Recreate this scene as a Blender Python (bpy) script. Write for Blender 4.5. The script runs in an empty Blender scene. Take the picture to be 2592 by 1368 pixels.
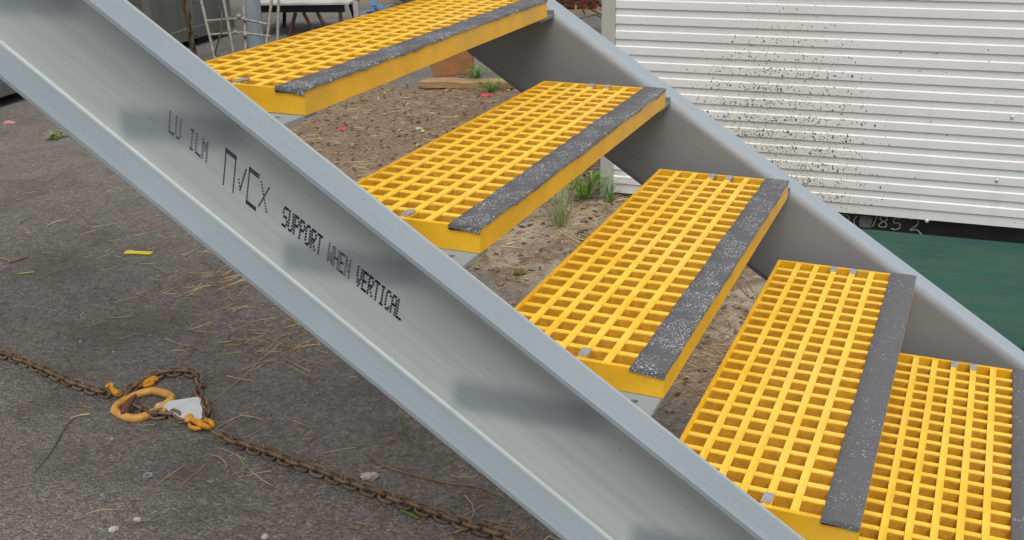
import bpy, bmesh, math, random
from mathutils import Vector, Matrix, noise
R_ = math.radians
random.seed(7)
sc = bpy.context.scene
C = sc.collection

# ------------------------------------------------------------ camera, sky, sun, exposure
cam_d = bpy.data.cameras.new('camera'); cam = bpy.data.objects.new('camera', cam_d); C.objects.link(cam)
cam.location = (0.8729, -1.2595, 1.5407); cam.rotation_euler = (1.18973, 0.02135, 0.40913)
cam_d.sensor_width = 36.0; cam_d.lens = 37.96; cam_d.clip_start = 0.05; cam_d.clip_end = 400
sc.camera = cam

SUN_EL, SUN_AZ = 62.0, 150.0          # azimuth clockwise from +Y
w = bpy.data.worlds.new('World'); sc.world = w; w.use_nodes = True
nt = w.node_tree; bg = nt.nodes['Background']
sky = nt.nodes.new('ShaderNodeTexSky'); sky.sky_type = 'NISHITA'; sky.sun_disc = False
sky.sun_elevation = R_(SUN_EL); sky.sun_rotation = R_(SUN_AZ); sky.air_density = 1.0; sky.dust_density = 4.0; sky.ozone_density = 1.0
hs = nt.nodes.new('ShaderNodeHueSaturation'); hs.inputs['Saturation'].default_value = 0.38   # overcast: sky mostly grey
nt.links.new(sky.outputs[0], hs.inputs['Color']); nt.links.new(hs.outputs[0], bg.inputs['Color'])
bg.inputs['Strength'].default_value = 0.13
sun_d = bpy.data.lights.new('sun', 'SUN'); sun = bpy.data.objects.new('sun', sun_d); C.objects.link(sun)
sun_d.energy = 1.5; sun_d.angle = R_(40); sun_d.color = (1.0, 0.965, 0.91)
az = R_(SUN_AZ); el = R_(SUN_EL)
to_sun = Vector((math.sin(az) * math.cos(el), math.cos(az) * math.cos(el), math.sin(el)))
sun.rotation_euler = to_sun.to_track_quat('Z', 'Y').to_euler()
sc.view_settings.view_transform = 'Standard'; sc.view_settings.look = 'None'
sc.view_settings.exposure = 0.25; sc.view_settings.gamma = 1.0; sc.view_settings.use_curve_mapping = False

# ------------------------------------------------------------ material helpers
class NT:
    def __init__(s, name, world=False):
        s.world = world
        s.m = bpy.data.materials.new(name); s.m.use_nodes = True
        s.t = s.m.node_tree; s.b = s.t.nodes['Principled BSDF']; s._co = None
    def n(s, typ, **kw):
        x = s.t.nodes.new(typ)
        for k, v in kw.items(): setattr(x, k, v)
        return x
    def link(s, a, b): s.t.links.new(a, b)
    def val(s, sock, v):
        if isinstance(v, bpy.types.NodeSocket): s.link(v, sock)
        else: sock.default_value = v
    def co(s):
        if s._co is None: s._co = s.n('ShaderNodeNewGeometry').outputs['Position'] if s.world else s.n('ShaderNodeTexCoord').outputs['Object']
        return s._co
    def noise(s, scale, detail=3, rough=0.55, vec=None, dist=0.0):
        x = s.n('ShaderNodeTexNoise'); x.inputs['Scale'].default_value = scale; x.inputs['Detail'].default_value = detail
        x.inputs['Roughness'].default_value = rough; x.inputs['Distortion'].default_value = dist
        s.link(vec or s.co(), x.inputs['Vector']); return x.outputs['Fac']
    def voro(s, scale, out='Distance', vec=None, feature='F1'):
        x = s.n('ShaderNodeTexVoronoi', feature=feature); x.inputs['Scale'].default_value = scale
        s.link(vec or s.co(), x.inputs['Vector']); return x.outputs[out]
    def math(s, op, a, b=0.0, c=0.0, clamp=False):
        x = s.n('ShaderNodeMath', operation=op, use_clamp=clamp)
        s.val(x.inputs[0], a); s.val(x.inputs[1], b); s.val(x.inputs[2], c); return x.outputs[0]
    def ramp(s, fac, lo, hi, a=0.0, b=1.0):
        x = s.n('ShaderNodeMapRange', clamp=True, interpolation_type='SMOOTHSTEP')
        s.val(x.inputs[0], fac); x.inputs[1].default_value = lo; x.inputs[2].default_value = hi
        x.inputs[3].default_value = a; x.inputs[4].default_value = b; return x.outputs[0]
    def mix(s, fac, a, b, mode='MIX'):
        x = s.n('ShaderNodeMix', data_type='RGBA', blend_type=mode)
        s.val(x.inputs[0], fac)
        for sk, v in ((x.inputs[6], a), (x.inputs[7], b)):
            s.val(sk, v if isinstance(v, bpy.types.NodeSocket) else (*v, 1.0) if len(v) == 3 else v)
        return x.outputs[2]
    def scalevec(s, sx, sy, sz):
        x = s.n('ShaderNodeMapping'); x.inputs['Scale'].default_value = (sx, sy, sz); s.link(s.co(), x.inputs['Vector']); return x.outputs[0]
    def bump(s, h, strength=0.5, dist=0.002, prev=None):
        x = s.n('ShaderNodeBump'); x.inputs['Strength'].default_value = strength; x.inputs['Distance'].default_value = dist
        s.link(h, x.inputs['Height'])
        if prev: s.link(prev, x.inputs['Normal'])
        return x.outputs[0]
    def out(s, col=None, rough=None, metal=None, normal=None, spec=None):
        b = s.b
        if col is not None: s.val(b.inputs['Base Color'], col if isinstance(col, bpy.types.NodeSocket) else (*col, 1.0))
        if rough is not None: s.val(b.inputs['Roughness'], rough)
        if metal is not None: s.val(b.inputs['Metallic'], metal)
        if normal is not None: s.link(normal, b.inputs['Normal'])
        if spec is not None: b.inputs['Specular IOR Level'].default_value = spec
        return s.m
def xyz(t):
    x = t.n('ShaderNodeSeparateXYZ'); t.link(t.co(), x.inputs[0]); return x.outputs

def simple(name, col, rough=0.6, metal=0.0, var=0.25, scale=30, bump=0.0, bdist=0.001, bscale=None, col2=None, spec=None):
    t = NT(name); f = t.noise(scale, 4)
    c2 = col2 or tuple(c * (1 - var) for c in col)
    cl = t.mix(t.ramp(f, 0.35, 0.65), col, c2)
    nm = t.bump(t.noise(bscale or scale * 3, 4), bump, bdist) if bump else None
    return t.out(cl, rough, metal, nm, spec)

# stair dimensions
G, RS, LEN, DEP, TH = 0.26677, 0.17418, 0.923, 0.275, 0.037
Z0 = 1.218                                  # top of the tread whose nosing is at x = 0
CT = -0.035                                 # stringer top edge below the nosing line
SL = math.atan2(RS, G)
E_ = Vector((math.cos(SL), 0, -math.sin(SL))); N_ = Vector((math.sin(SL), 0, math.cos(SL)))
YW = -0.051                                 # inner web face of near stringer
WEBH, FL, PT = 0.2065, 0.066, 0.006

def make_galv(name, stain_and_lit_web, flange=None, c1=(0.272, 0.318, 0.345), c2=(0.238, 0.282, 0.306)):
    t = NT(name)
    base = t.mix(t.ramp(t.noise(3.5, 3, 0.5), 0.3, 0.7), c1, c2)
    # faint rolling streaks along the slope
    mp = t.n('ShaderNodeMapping'); mp.inputs['Rotation'].default_value = (0, SL, 0); mp.inputs['Scale'].default_value = (1, 1, 1)
    t.link(t.co(), mp.inputs['Vector'])
    mp2 = t.n('ShaderNodeMapping'); mp2.inputs['Scale'].default_value = (1.3, 60, 60); 
    rot = t.n('ShaderNodeVectorRotate', rotation_type='Y_AXIS'); rot.inputs['Angle'].default_value = -SL
    t.link(t.co(), rot.inputs['Vector']); t.link(rot.outputs[0], mp2.inputs['Vector'])
    streak = t.noise(1.0, 4, 0.6, mp2.outputs[0])
    base = t.mix(t.ramp(streak, 0.45, 0.75, 0, 0.35), base, tuple(0.8 * q for q in c2))
    sp = t.n('ShaderNodeSeparateColor'); t.link(t.voro(160, 'Color'), sp.inputs[0])
    base = t.mix(0.02, base, sp.outputs[0], 'OVERLAY')
    rough = t.ramp(t.noise(14, 3), 0.3, 0.7, 0.50, 0.60)
    if stain_and_lit_web:
        # light on the web painted in: colour brighter, slightly greener than the flanges
        oy = xyz(t)[1]
        base = t.mix(t.ramp(oy, -0.066, -0.060), base, t.mix(t.ramp(streak, 0.35, 0.7), (0.43, 0.46, 0.447), (0.375, 0.40, 0.388)))
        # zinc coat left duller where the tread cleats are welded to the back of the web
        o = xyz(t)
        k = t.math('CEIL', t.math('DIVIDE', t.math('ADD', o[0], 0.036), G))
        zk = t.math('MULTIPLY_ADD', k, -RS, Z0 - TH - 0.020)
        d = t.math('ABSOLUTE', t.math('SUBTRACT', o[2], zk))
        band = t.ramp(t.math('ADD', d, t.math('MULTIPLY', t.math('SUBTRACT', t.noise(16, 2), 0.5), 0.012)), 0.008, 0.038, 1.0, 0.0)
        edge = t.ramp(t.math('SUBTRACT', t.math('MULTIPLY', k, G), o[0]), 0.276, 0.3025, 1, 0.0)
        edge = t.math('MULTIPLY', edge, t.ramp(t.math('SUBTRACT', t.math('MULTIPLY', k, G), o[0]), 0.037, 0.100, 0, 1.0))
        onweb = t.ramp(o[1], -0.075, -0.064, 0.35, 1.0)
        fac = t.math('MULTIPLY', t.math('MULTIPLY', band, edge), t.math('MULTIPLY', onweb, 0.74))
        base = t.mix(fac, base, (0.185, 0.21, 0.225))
        # handling scuffs low on the web
        sm = t.math('MULTIPLY', t.ramp(t.noise(55, 3, 0.6), 0.66, 0.72), t.ramp(t.noise(5, 2), 0.5, 0.62))
        base = t.mix(t.math('MULTIPLY', sm, 0.5), base, (0.17, 0.18, 0.19))
    if flange:  # light falling on the flange put into its colour, against the darker web
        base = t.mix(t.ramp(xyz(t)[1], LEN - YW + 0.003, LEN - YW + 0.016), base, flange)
    spk = t.ramp(t.voro(26), 0.025, 0.035, 1, 0)
    base = t.mix(t.math('MULTIPLY', spk, t.ramp(t.noise(4), 0.55, 0.6, 0, 0.6)), base, (0.2, 0.21, 0.22))
    nm = t.bump(t.noise(40, 2), 0.03, 0.001)
    return t.out(base, rough, 0.12, nm)
M = {}
M['galv'] = make_galv('galvanised_steel', False)
M['galv_shaded'] = make_galv('shaded_galvanised_steel', False, (0.305, 0.350, 0.383), (0.205, 0.212, 0.216), (0.178, 0.184, 0.188))  # shade on far web and cleats painted into the colour, flange lightened
M['galv_web'] = make_galv('galvanised_steel_stained_lit_web', True)

t = NT('yellow_fibreglass', True)
c = t.mix(t.ramp(t.noise(14, 4), 0.3, 0.7), (0.80, 0.445, 0.018), (0.71, 0.375, 0.012))
c = t.mix(t.ramp(t.noise(90, 3), 0.60, 0.72, 0, 0.45), c, (0.86, 0.56, 0.07))
c = t.mix(t.ramp(t.noise(38, 4), 0.62, 0.76, 0, 0.4), c, (0.42, 0.24, 0.03))
c = t.mix(t.ramp(t.noise(7, 4, 0.65), 0.5, 0.72, 0, 0.4), c, (0.55, 0.36, 0.07))
M['yellow'] = t.out(c, 0.42, 0, t.bump(t.noise(180, 3), 0.25, 0.0006)); 
t.b.inputs['Subsurface Weight'].default_value = 0.0; t.b.inputs['Subsurface Radius'].default_value = (0.006, 0.003, 0.001); t.b.inputs['Subsurface Scale'].default_value = 0.6
t = NT('yellow_fibreglass_gritted', True)
c = t.mix(t.ramp(t.noise(14, 4), 0.3, 0.7), (0.85, 0.57, 0.055), (0.77, 0.475, 0.028))
c = t.mix(t.ramp(t.noise(5, 3), 0.45, 0.7, 0, 0.5), c, (0.80, 0.545, 0.11))
g = t.noise(430, 2, 0.6)
c = t.mix(t.ramp(g, 0.58, 0.70, 0, 0.55), c, (0.92, 0.68, 0.19))
c = t.mix(t.ramp(t.noise(330, 2), 0.64, 0.74, 0, 0.5), c, (0.40, 0.20, 0.02))
M['yellow_grit'] = t.out(c, t.ramp(g, 0.4, 0.7, 0.5, 0.3), 0, t.bump(t.noise(420, 2), 0.6, 0.0012))
t.b.inputs['Subsurface Weight'].default_value = 0.0; t.b.inputs['Subsurface Radius'].default_value = (0.006, 0.003, 0.001); t.b.inputs['Subsurface Scale'].default_value = 0.6

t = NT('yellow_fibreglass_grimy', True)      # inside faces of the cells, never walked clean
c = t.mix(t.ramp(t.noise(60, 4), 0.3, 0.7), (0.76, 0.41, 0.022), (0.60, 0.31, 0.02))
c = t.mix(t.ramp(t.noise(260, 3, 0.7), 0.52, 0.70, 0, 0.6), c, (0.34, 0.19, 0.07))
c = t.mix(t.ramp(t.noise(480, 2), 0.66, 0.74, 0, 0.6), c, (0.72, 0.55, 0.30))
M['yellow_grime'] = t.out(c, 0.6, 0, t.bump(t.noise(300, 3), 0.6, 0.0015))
def grit_mat(name, spark, base):
    t = NT(name, True)
    v = t.voro(700); cid = t.voro(700, 'Color')
    sx = t.n('ShaderNodeSeparateColor'); t.link(cid, sx.inputs[0])
    grain = t.noise(500, 3)
    c = t.mix(t.ramp(grain, 0.35, 0.65), base, tuple(b * 0.55 for b in base))
    cl = t.noise(24, 3, 0.6)
    pick = t.math('MULTIPLY', t.ramp(sx.outputs[0], 1 - spark, 1 - spark + 0.02), t.ramp(cl, 0.40, 0.62))
    c = t.mix(pick, c, (0.80, 0.82, 0.84))
    rough = t.math('MULTIPLY_ADD', pick, -0.5, 0.7)
    return t.out(c, rough, 0, t.bump(v, 0.9, 0.002, t.bump(grain, 0.5, 0.001)), 0.6)
M['grit'] = grit_mat('silicon_grit', 0.13, (0.145, 0.147, 0.153))
M['grit_dull'] = grit_mat('silicon_grit_worn', 0.03, (0.165, 0.168, 0.175))
M['clip'] = simple('zinc_clip', (0.55, 0.55, 0.54), 0.38, 0.6, 0.15, 60)
M['ink'] = simple('printer_ink', (0.035, 0.042, 0.055), 0.5, 0, 0.2, 200)
M['ink_pale'] = simple('printer_ink_faded', (0.125, 0.14, 0.155), 0.5, 0, 0.2, 200)

# ------------------------------------------------------------ mesh helpers
class MB:
    def __init__(s): s.v = []; s.f = []
    def add(s, vs, fs):
        o = len(s.v); s.v += [tuple(x) for x in vs]; s.f += [tuple(i + o for i in f) for f in fs]; return s
    def box(s, x0, x1, y0, y1, z0, z1, mat=None):
        vs = [Vector((x, y, z)) for z in (z0, z1) for y in (y0, y1) for x in (x0, x1)]
        if mat: vs = [mat @ v for v in vs]
        return s.add(vs, [(0, 2, 3, 1), (4, 5, 7, 6), (0, 1, 5, 4), (2, 6, 7, 3), (0, 4, 6, 2), (1, 3, 7, 5)])
    def prism(s, poly, axis_vec, origin=Vector((0, 0, 0)), u=Vector((1, 0, 0)), v=Vector((0, 0, 1))):
        n = len(poly); a = [origin + u * p[0] + v * p[1] for p in poly]; b = [q + axis_vec for q in a]
        return s.add(a + b, [tuple(range(n))[::-1], tuple(range(n, 2 * n))] + [(i, (i + 1) % n, n + (i + 1) % n, n + i) for i in range(n)])
    def tube(s, pts, rad, n=8, closed=False, flat=1.0, up=None):
        pts = [Vector(p) for p in pts]; m = len(pts); rings = []
        nrm = None
        for i, p in enumerate(pts):
            a = pts[i - 1] if (i > 0 or closed) else p; b = pts[(i + 1) % m] if (i < m - 1 or closed) else p
            d = (b - a).normalized()
            if nrm is None:
                nrm = (up or (Vector((0, 0, 1)) if abs(d.z) < 0.9 else Vector((1, 0, 0))))
            nrm = (nrm - d * nrm.dot(d)).normalized(); bi = d.cross(nrm)
            r = rad[i] if hasattr(rad, '__len__') else rad
            rings.append([p + nrm * (math.cos(2 * math.pi * k / n) * r * flat) + bi * (math.sin(2 * math.pi * k / n) * r) for k in range(n)])
        vs = [q for r in rings for q in r]; fs = []
        for i in range(m if closed else m - 1):
            j = (i + 1) % m
            for k in range(n): fs.append((i * n + k, i * n + (k + 1) % n, j * n + (k + 1) % n, j * n + k))
        if not closed: fs += [tuple(range(n))[::-1], tuple(range((m - 1) * n, m * n))]
        return s.add(vs, fs)
    def blade(s, pts, widths, side):
        vs = []; fs = []
        for p, wd in zip(pts, widths):
            p = Vector(p); vs += [p - side * wd / 2, p + Vector((0, 0, wd * 0.16)), p + side * wd / 2]
        for i in range(len(pts) - 1):
            a = i * 3; fs += [(a, a + 1, a + 4, a + 3), (a + 1, a + 2, a + 5, a + 4)]
        return s.add(vs, fs)
    def stone(s, c, r, rnd, squash=0.6):
        c = Vector(c); vs = []
        for d in ((1, 0, 0), (-1, 0, 0), (0, 1, 0), (0, -1, 0), (0, 0, 1), (0, 0, -1), (.7, .7, .5), (-.7, .6, .5), (.6, -.7, .5), (-.7, -.6, .5)):
            d = Vector(d); d = d.normalized() * r * rnd.uniform(0.7, 1.15); d.z *= squash; vs.append(c + d)
        fs = [(4, 6, 7), (4, 7, 9), (4, 9, 8), (4, 8, 6), (0, 2, 6), (2, 7, 6), (2, 1, 7), (1, 9, 7), (1, 3, 9), (3, 8, 9), (3, 0, 8), (0, 6, 8), (5, 2, 0), (5, 1, 2), (5, 3, 1), (5, 0, 3)]
        return s.add(vs, fs)
    def mesh(s, name, mat, smooth=None):
        me = bpy.data.meshes.new(name); me.from_pydata(s.v, [], s.f); me.update()
        if mat is not None: me.materials.append(mat)
        bm = bmesh.new(); bm.from_mesh(me); bmesh.ops.recalc_face_normals(bm, faces=bm.faces); bm.to_mesh(me); bm.free()
        if smooth is not None:
            for p in me.polygons: p.use_smooth = True
            me.set_sharp_from_angle(angle=R_(smooth))
        return me
    def build(s, name, mat, parent=None, smooth=None, bevel=0.0):
        return link(name, s.mesh(name, mat, smooth), parent, bevel)
def link(name, me, parent=None, bevel=0.0):
    o = bpy.data.objects.new(name, me); C.objects.link(o)
    if parent is not None: o.parent = parent
    if bevel:
        b = o.modifiers.new('bevel', 'BEVEL'); b.width = bevel; b.segments = 2; b.limit_method = 'ANGLE'; b.angle_limit = R_(40)
    return o
def tag(o, label, cat, group=None):
    o['label'] = label; o['category'] = cat
    if group: o['group'] = group
    return o
def empty(name, loc=(0, 0, 0), rz=0.0):
    o = bpy.data.objects.new(name, None); C.objects.link(o); o.location = loc; o.rotation_euler = (0, 0, rz); o.empty_display_size = 0.1; return o
def struct(o): o['kind'] = 'structure'; return o
def stuff(o): o['kind'] = 'stuff'; return o
def resample(pts, step):
    pts = [Vector(p) for p in pts]; dense = []
    for i in range(len(pts) - 1):           # Catmull-Rom
        p0 = pts[max(i - 1, 0)]; p1 = pts[i]; p2 = pts[i + 1]; p3 = pts[min(i + 2, len(pts) - 1)]
        for k in range(24):
            u = k / 24; dense.append(0.5 * ((2 * p1) + (p2 - p0) * u + (2 * p0 - 5 * p1 + 4 * p2 - p3) * u * u + (3 * p1 - p0 - 3 * p2 + p3) * u ** 3))
    dense.append(pts[-1]); out = [dense[0]]; acc = 0
    for a, b in zip(dense, dense[1:]):
        d = (b - a).length
        while acc + d >= step:
            f = (step - acc) / d; a = a + (b - a) * f; out.append(a.copy()); d = (b - a).length; acc = 0
        acc += d
    return out

# ------------------------------------------------------------ ground
def sm(a, b, x):
    x = max(0, min(1, (x - a) / (b - a))); return x * x * (3 - 2 * x)
def dirt_at(x, y):
    n = noise.noise(Vector((x * 1.3, y * 1.3, 0))) * 0.35 + noise.noise(Vector((x * 4, y * 4, 3))) * 0.12
    d = sm(-0.15, 0.35, y - (1.35 - 0.72 * (x - 0.2)) + n) * (1 - sm(5.0, 5.5, y + n * 0.8 - 0.12 * x * 0)) * sm(-3.6, -2.9, x + n)
    far = sm(7.4, 8.2, y + n * 1.2 + 0.12 * x)          # rough verge at the back of the yard
    return max(0, min(1, max(d, far * 0.9)))
def pale_at(x, y):
    n = noise.noise(Vector((x * 1.7 + 9, y * 1.7, 0))) * 0.45
    a = 1 - sm(0.30, 0.85, math.hypot((x + 0.42) / 1.0, (y - 2.55) / 0.85) + n)
    b = 1 - sm(0.25, 0.7, math.hypot((x - 0.25), (y - 2.35)) + n)
    return max(a, b)
def ground_z(x, y):
    d = dirt_at(x, y); z = 0
    if d > 0.01:
        z += d * (0.010 + 0.016 * noise.noise(Vector((x * 2.2, y * 2.2, 1))) + 0.010 * noise.noise(Vector((x * 8, y * 8, 2))) + 0.009 * noise.noise(Vector((x * 15, y * 15, 5))))
    z += 0.075 * (1 - sm(0.15, 0.75, math.hypot((x + 0.55) * 0.8, y - 3.1)))       # soil banked against the cabin corner
    return z
xs = [-60, -30, -16, -10, -7.5] ; x = -6.0
while x < 2.6: xs.append(x); x += 0.035 if -3.4 < x < 1.2 else 0.12
xs += [3.2, 4.5, 7, 14, 30, 60]
ys = [-60, -20, -8, -3, -1.2]; y = -0.6
while y < 9.8: ys.append(y); y += 0.035 if 1.0 < y < 5.4 else 0.1
ys += [11, 14, 20, 35, 80]
gm = MB(); nx = len(xs)
gm.v = [(x, y, ground_z(x, y)) for y in ys for x in xs]
gm.f = [(j * nx + i, j * nx + i + 1, (j + 1) * nx + i + 1, (j + 1) * nx + i) for j in range(len(ys) - 1) for i in range(nx - 1)]

t = NT('worn_asphalt_and_soil')
at = t.n('ShaderNodeAttribute', attribute_name='dirt'); at2 = t.n('ShaderNodeAttribute', attribute_name='pale')
big = t.noise(0.9, 4, 0.6); mid = t.noise(7, 4, 0.65); fine = t.noise(70, 4, 0.7); vf = t.noise(230, 3, 0.7)
st = t.voro(125); stc = t.n('ShaderNodeSeparateColor'); t.link(t.voro(125, 'Color'), stc.inputs[0])
asp = t.mix(t.ramp(big, 0.3, 0.7), (0.222, 0.200, 0.174), (0.165, 0.158, 0.144))
asp = t.mix(t.ramp(mid, 0.42, 0.68, 0, 0.6), asp, (0.150, 0.128, 0.104))
asp = t.mix(t.ramp(stc.outputs[0], 0.0, 1.0, 0.1, 0.8), asp, t.mix(stc.outputs[1], (0.10, 0.091, 0.081), (0.35, 0.318, 0.28)))
soil = t.mix(t.ramp(fine, 0.3, 0.7), (0.31, 0.225, 0.15), (0.155, 0.108, 0.072))
soil = t.mix(t.ramp(mid, 0.4, 0.7, 0, 0.7), soil, (0.27, 0.205, 0.14))
soil = t.mix(t.ramp(vf, 0.55, 0.75, 0, 0.6), soil, (0.36, 0.28, 0.19))
pale = t.mix(t.ramp(mid, 0.35, 0.65), (0.37, 0.31, 0.23), (0.25, 0.20, 0.145))
pale = t.mix(t.ramp(fine, 0.52, 0.75, 0, 0.7), pale, (0.20, 0.155, 0.11))
pf = t.ramp(t.math('ADD', at2.outputs['Fac'], t.math('MULTIPLY', t.math('SUBTRACT', mid, 0.5), 0.7)), 0.35, 0.65)
pale = t.mix(t.math('MULTIPLY', t.ramp(t.noise(3.2, 3, 0.6, None, 0.6), 0.47, 0.58), t.ramp(t.noise(16, 4, 0.7), 0.35, 0.6)), pale, (0.16, 0.11, 0.072))
soil = t.mix(pf, soil, pale)
df = t.ramp(t.math('ADD', at.outputs['Fac'], t.math('MULTIPLY', t.math('SUBTRACT', fine, 0.5), 0.8)), 0.3, 0.7)
asp = t.mix(t.ramp(t.noise(32, 4, 0.7), 0.42, 0.66, 0, 0.5), asp, (0.09, 0.083, 0.07))
asp = t.mix(t.ramp(t.noise(2.6, 5, 0.65, None, 0.5), 0.46, 0.66, 0, 0.5), asp, (0.095, 0.086, 0.070))
asp = t.mix(t.ramp(t.voro(48), 0.10, 0.16, 0.8, 0), asp, t.mix(t.ramp(t.noise(60, 1), 0.45, 0.55), (0.05, 0.045, 0.04), (0.42, 0.39, 0.34)))
col = t.mix(df, asp, soil)
nb = t.bump(t.math('SUBTRACT', 1.0, st), 0.8, 0.008, t.bump(fine, 0.6, 0.010, t.bump(vf, 0.5, 0.003)))
mat_ground = t.out(col, 0.85, 0, nb, 0.3)
gme = gm.mesh('ground', mat_ground, 180)
for nm, fn in (('dirt', dirt_at), ('pale', pale_at)):
    a = gme.attributes.new(nm, 'FLOAT', 'POINT'); a.data.foreach_set('value', [fn(v[0], v[1]) for v in gm.v])
ground = struct(link('ground', gme))

# ------------------------------------------------------------ staircase
stair = tag(empty('staircase', (0, 0, 0)), 'galvanised steel staircase with yellow grating treads and black grit nosings', 'staircase')
def arc(cx, cy, r, a0, a1, n=6): return [(cx + r * math.cos(R_(a0 + (a1 - a0) * i / n)), cy + r * math.sin(R_(a0 + (a1 - a0) * i / n))) for i in range(n + 1)]
def channel(Ro):
    Ri = Ro - PT
    return [(FL, 0)] + arc(Ro, -Ro, Ro, 90, 180) + arc(Ro, -WEBH + Ro, Ro, 180, 270) + [(FL, -WEBH), (FL, -WEBH + PT)] + arc(Ro, -WEBH + Ro, Ri, 270, 180) + arc(Ro, -Ro, Ri, 180, 90) + [(FL, -PT)]
PROF = {-1: channel(0.0100), 1: channel(0.0200)}
S0, S1 = -2.85, 1.95
def stringer(side):
    m = MB(); org = Vector((0, 0, Z0 + CT)); nseg = 24
    yy = (lambda a: YW - a) if side < 0 else (lambda a: LEN - YW + a)
    prof = PROF[side]; n = len(prof)
    for i in range(nseg + 1):
        s = S0 + (S1 - S0) * i / nseg
        for a, h in prof:
            p = org + E_ * s + N_ * h; m.v.append((p.x, yy(a), p.z))
    for i in range(nseg):
        for k in range(n): m.f.append((i * n + k, i * n + (k + 1) % n, (i + 1) * n + (k + 1) % n, (i + 1) * n + k))
    m.f += [tuple(range(n)), tuple(range(nseg * n, (nseg + 1) * n))[::-1]]
    me = m.mesh('stringer', M['galv_web'] if side < 0 else M['galv_shaded'])
    bm = bmesh.new(); bm.from_mesh(me)
    r = bmesh.ops.bisect_plane(bm, geom=bm.verts[:] + bm.edges[:] + bm.faces[:], plane_co=(0, 0, 0.004), plane_no=(0, 0, -1), clear_outer=True)
    ed = [e for e in bm.edges if e.is_boundary]; bmesh.ops.edgeloop_fill(bm, edges=ed)
    bmesh.ops.recalc_face_normals(bm, faces=bm.faces); bm.to_mesh(me); bm.free()
    for p in me.polygons: p.use_smooth = True
    me.set_sharp_from_angle(angle=R_(32))
    return link('stringer', me, stair)
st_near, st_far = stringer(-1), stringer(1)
st_near['label'] = 'near channel stringer with dotted printing and dull patches on its web'

# rear legs that carry the top end of the flight, with a tie between their feet
for yv in (YW - 0.035, LEN - YW + 0.035):
    zt = Z0 + CT - (-2.2) * math.tan(SL) - WEBH / math.cos(SL) - 0.004
    MB().box(-2.225, -2.175, yv - 0.025, yv + 0.025, 0.010, zt - 0.02).build('support_post', M['galv'], stair, bevel=0.004)
    MB().box(-2.27, -2.13, yv - 0.07, yv + 0.07, 0.001, 0.0095).build('base_plate', M['galv'], stair)

# tread meshes shared by every tread
BW = 0.0078; NOSE = 0.047; NC = 24
XB = -DEP + BW; XN = -NOSE; PX = (XN - XB) / 6; PY = (LEN - 2 * BW) / NC
def bar_poly(wt, wb, top, bot):  # tapered moulded bar with slightly dished gritted top
    return [(-wb / 2, bot), (wb / 2, bot), (wt / 2, top - 0.0012), (wt / 2 - 0.0006, top), (0, top - 0.0007), (-wt / 2 + 0.0006, top), (-wt / 2, top - 0.0012)]
Y_ = Vector((0, 1, 0)); X_ = Vector((1, 0, 0)); Zv = Vector((0, 0, 1))
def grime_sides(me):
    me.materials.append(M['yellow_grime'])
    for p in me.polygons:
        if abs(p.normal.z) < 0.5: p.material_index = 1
me_long = MB().prism(bar_poly(0.0124, 0.0070, 0, -TH + 0.001), Y_ * (LEN - 0.004), Vector((0, 0.002, 0)), X_, Zv).mesh('long_bar', M['yellow_grit'])
grime_sides(me_long)
me_cross = MB().prism(bar_poly(0.0114, 0.0066, -0.0008, -TH + 0.0016), X_ * (XN - XB + 0.012), Vector((XB - 0.004, 0, 0)), Y_, Zv).mesh('cross_bar', M['yellow_grit'])
grime_sides(me_cross)
def frame_mb():
    m = MB()
    rnd_b = 0.012
    # back bar, end bars, solid nosing with square front
    m.box(-DEP, XB, 0.0, LEN, -TH, -0.0003)
    m.box(XB, XN, 0.0, BW, -TH, -0.0003); m.box(XB, XN, LEN - BW, LEN, -TH, -0.0003)
    m.box(XN, 0.0, 0.0, LEN, -TH, -0.0003)
    return m
me_frame = frame_mb().mesh('tread', M['yellow'])
def strip_mesh(seed, mat, droop):
    rnd = random.Random(seed); m = MB(); n = 150; off = rnd.uniform(0, 90)
    for i in range(n + 1):
        y = -0.0024 if i == 0 else -0.0016 if i == 1 else -0.0015 + (LEN + 0.003) * i / n
        e1 = (0.0026 if droop > 0.002 else 0.0006) * noise.noise(Vector((y * 22, off, 0))) + 0.0012 * noise.noise(Vector((y * 75, off, 4)))
        e2 = droop * (0.5 + 0.8 * noise.noise(Vector((y * 16, off, 8))) + 0.6 * noise.noise(Vector((y * 60, off, 2))))
        h = 0.0022 + 0.0006 * noise.noise(Vector((y * 60, off, 6)))
        sec = [(XN - 0.001 + e1, 0.0002), (XN + 0.0012 + e1, h), (-0.03, h + 0.0004), (-0.012, h), (0.0006, h - 0.0006), (0.0024, -0.0006), (0.0022, -max(0.0012, e2)), (0.0003, -max(0.0012, e2) - 0.0002)]
        if i == 0: sec = [(a, b - (0.0065 + 0.0025 * math.sin(j * 2.3)) if -0.046 < a < 0.001 else b - 0.004) for j, (a, b) in enumerate(sec)]
        if i == n: sec = [(a, b * 0.8) for a, b in sec]
        m.v += [(a, y, b) for a, b in sec]
    k = 8
    for i in range(n):
        for j in range(k - 1): m.f.append((i * k + j, i * k + j + 1, (i + 1) * k + j + 1, (i + 1) * k + j))
    m.f += [tuple(range(k)), tuple(range(n * k, n * k + k))[::-1]]
    return m.mesh('grit_strip', mat, 50)
# hold-down clip: folded saddle over a bar with a screw head
def clip_mesh():
    m = MB(); w2 = 0.0068; L2 = 0.0100
    m.box(-w2, w2, -L2, L2, 0.0006, 0.0026)
    m.box(-w2, w2, -L2 - 0.0018, -L2, -0.010, 0.0026); m.box(-w2, w2, L2, L2 + 0.0018, -0.010, 0.0026)
    m.tube([(0, 0, 0.0024), (0, 0, 0.0036)], 0.0036, 8)
    return m.mesh('clip', M['clip'])
me_clip = clip_mesh()
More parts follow.
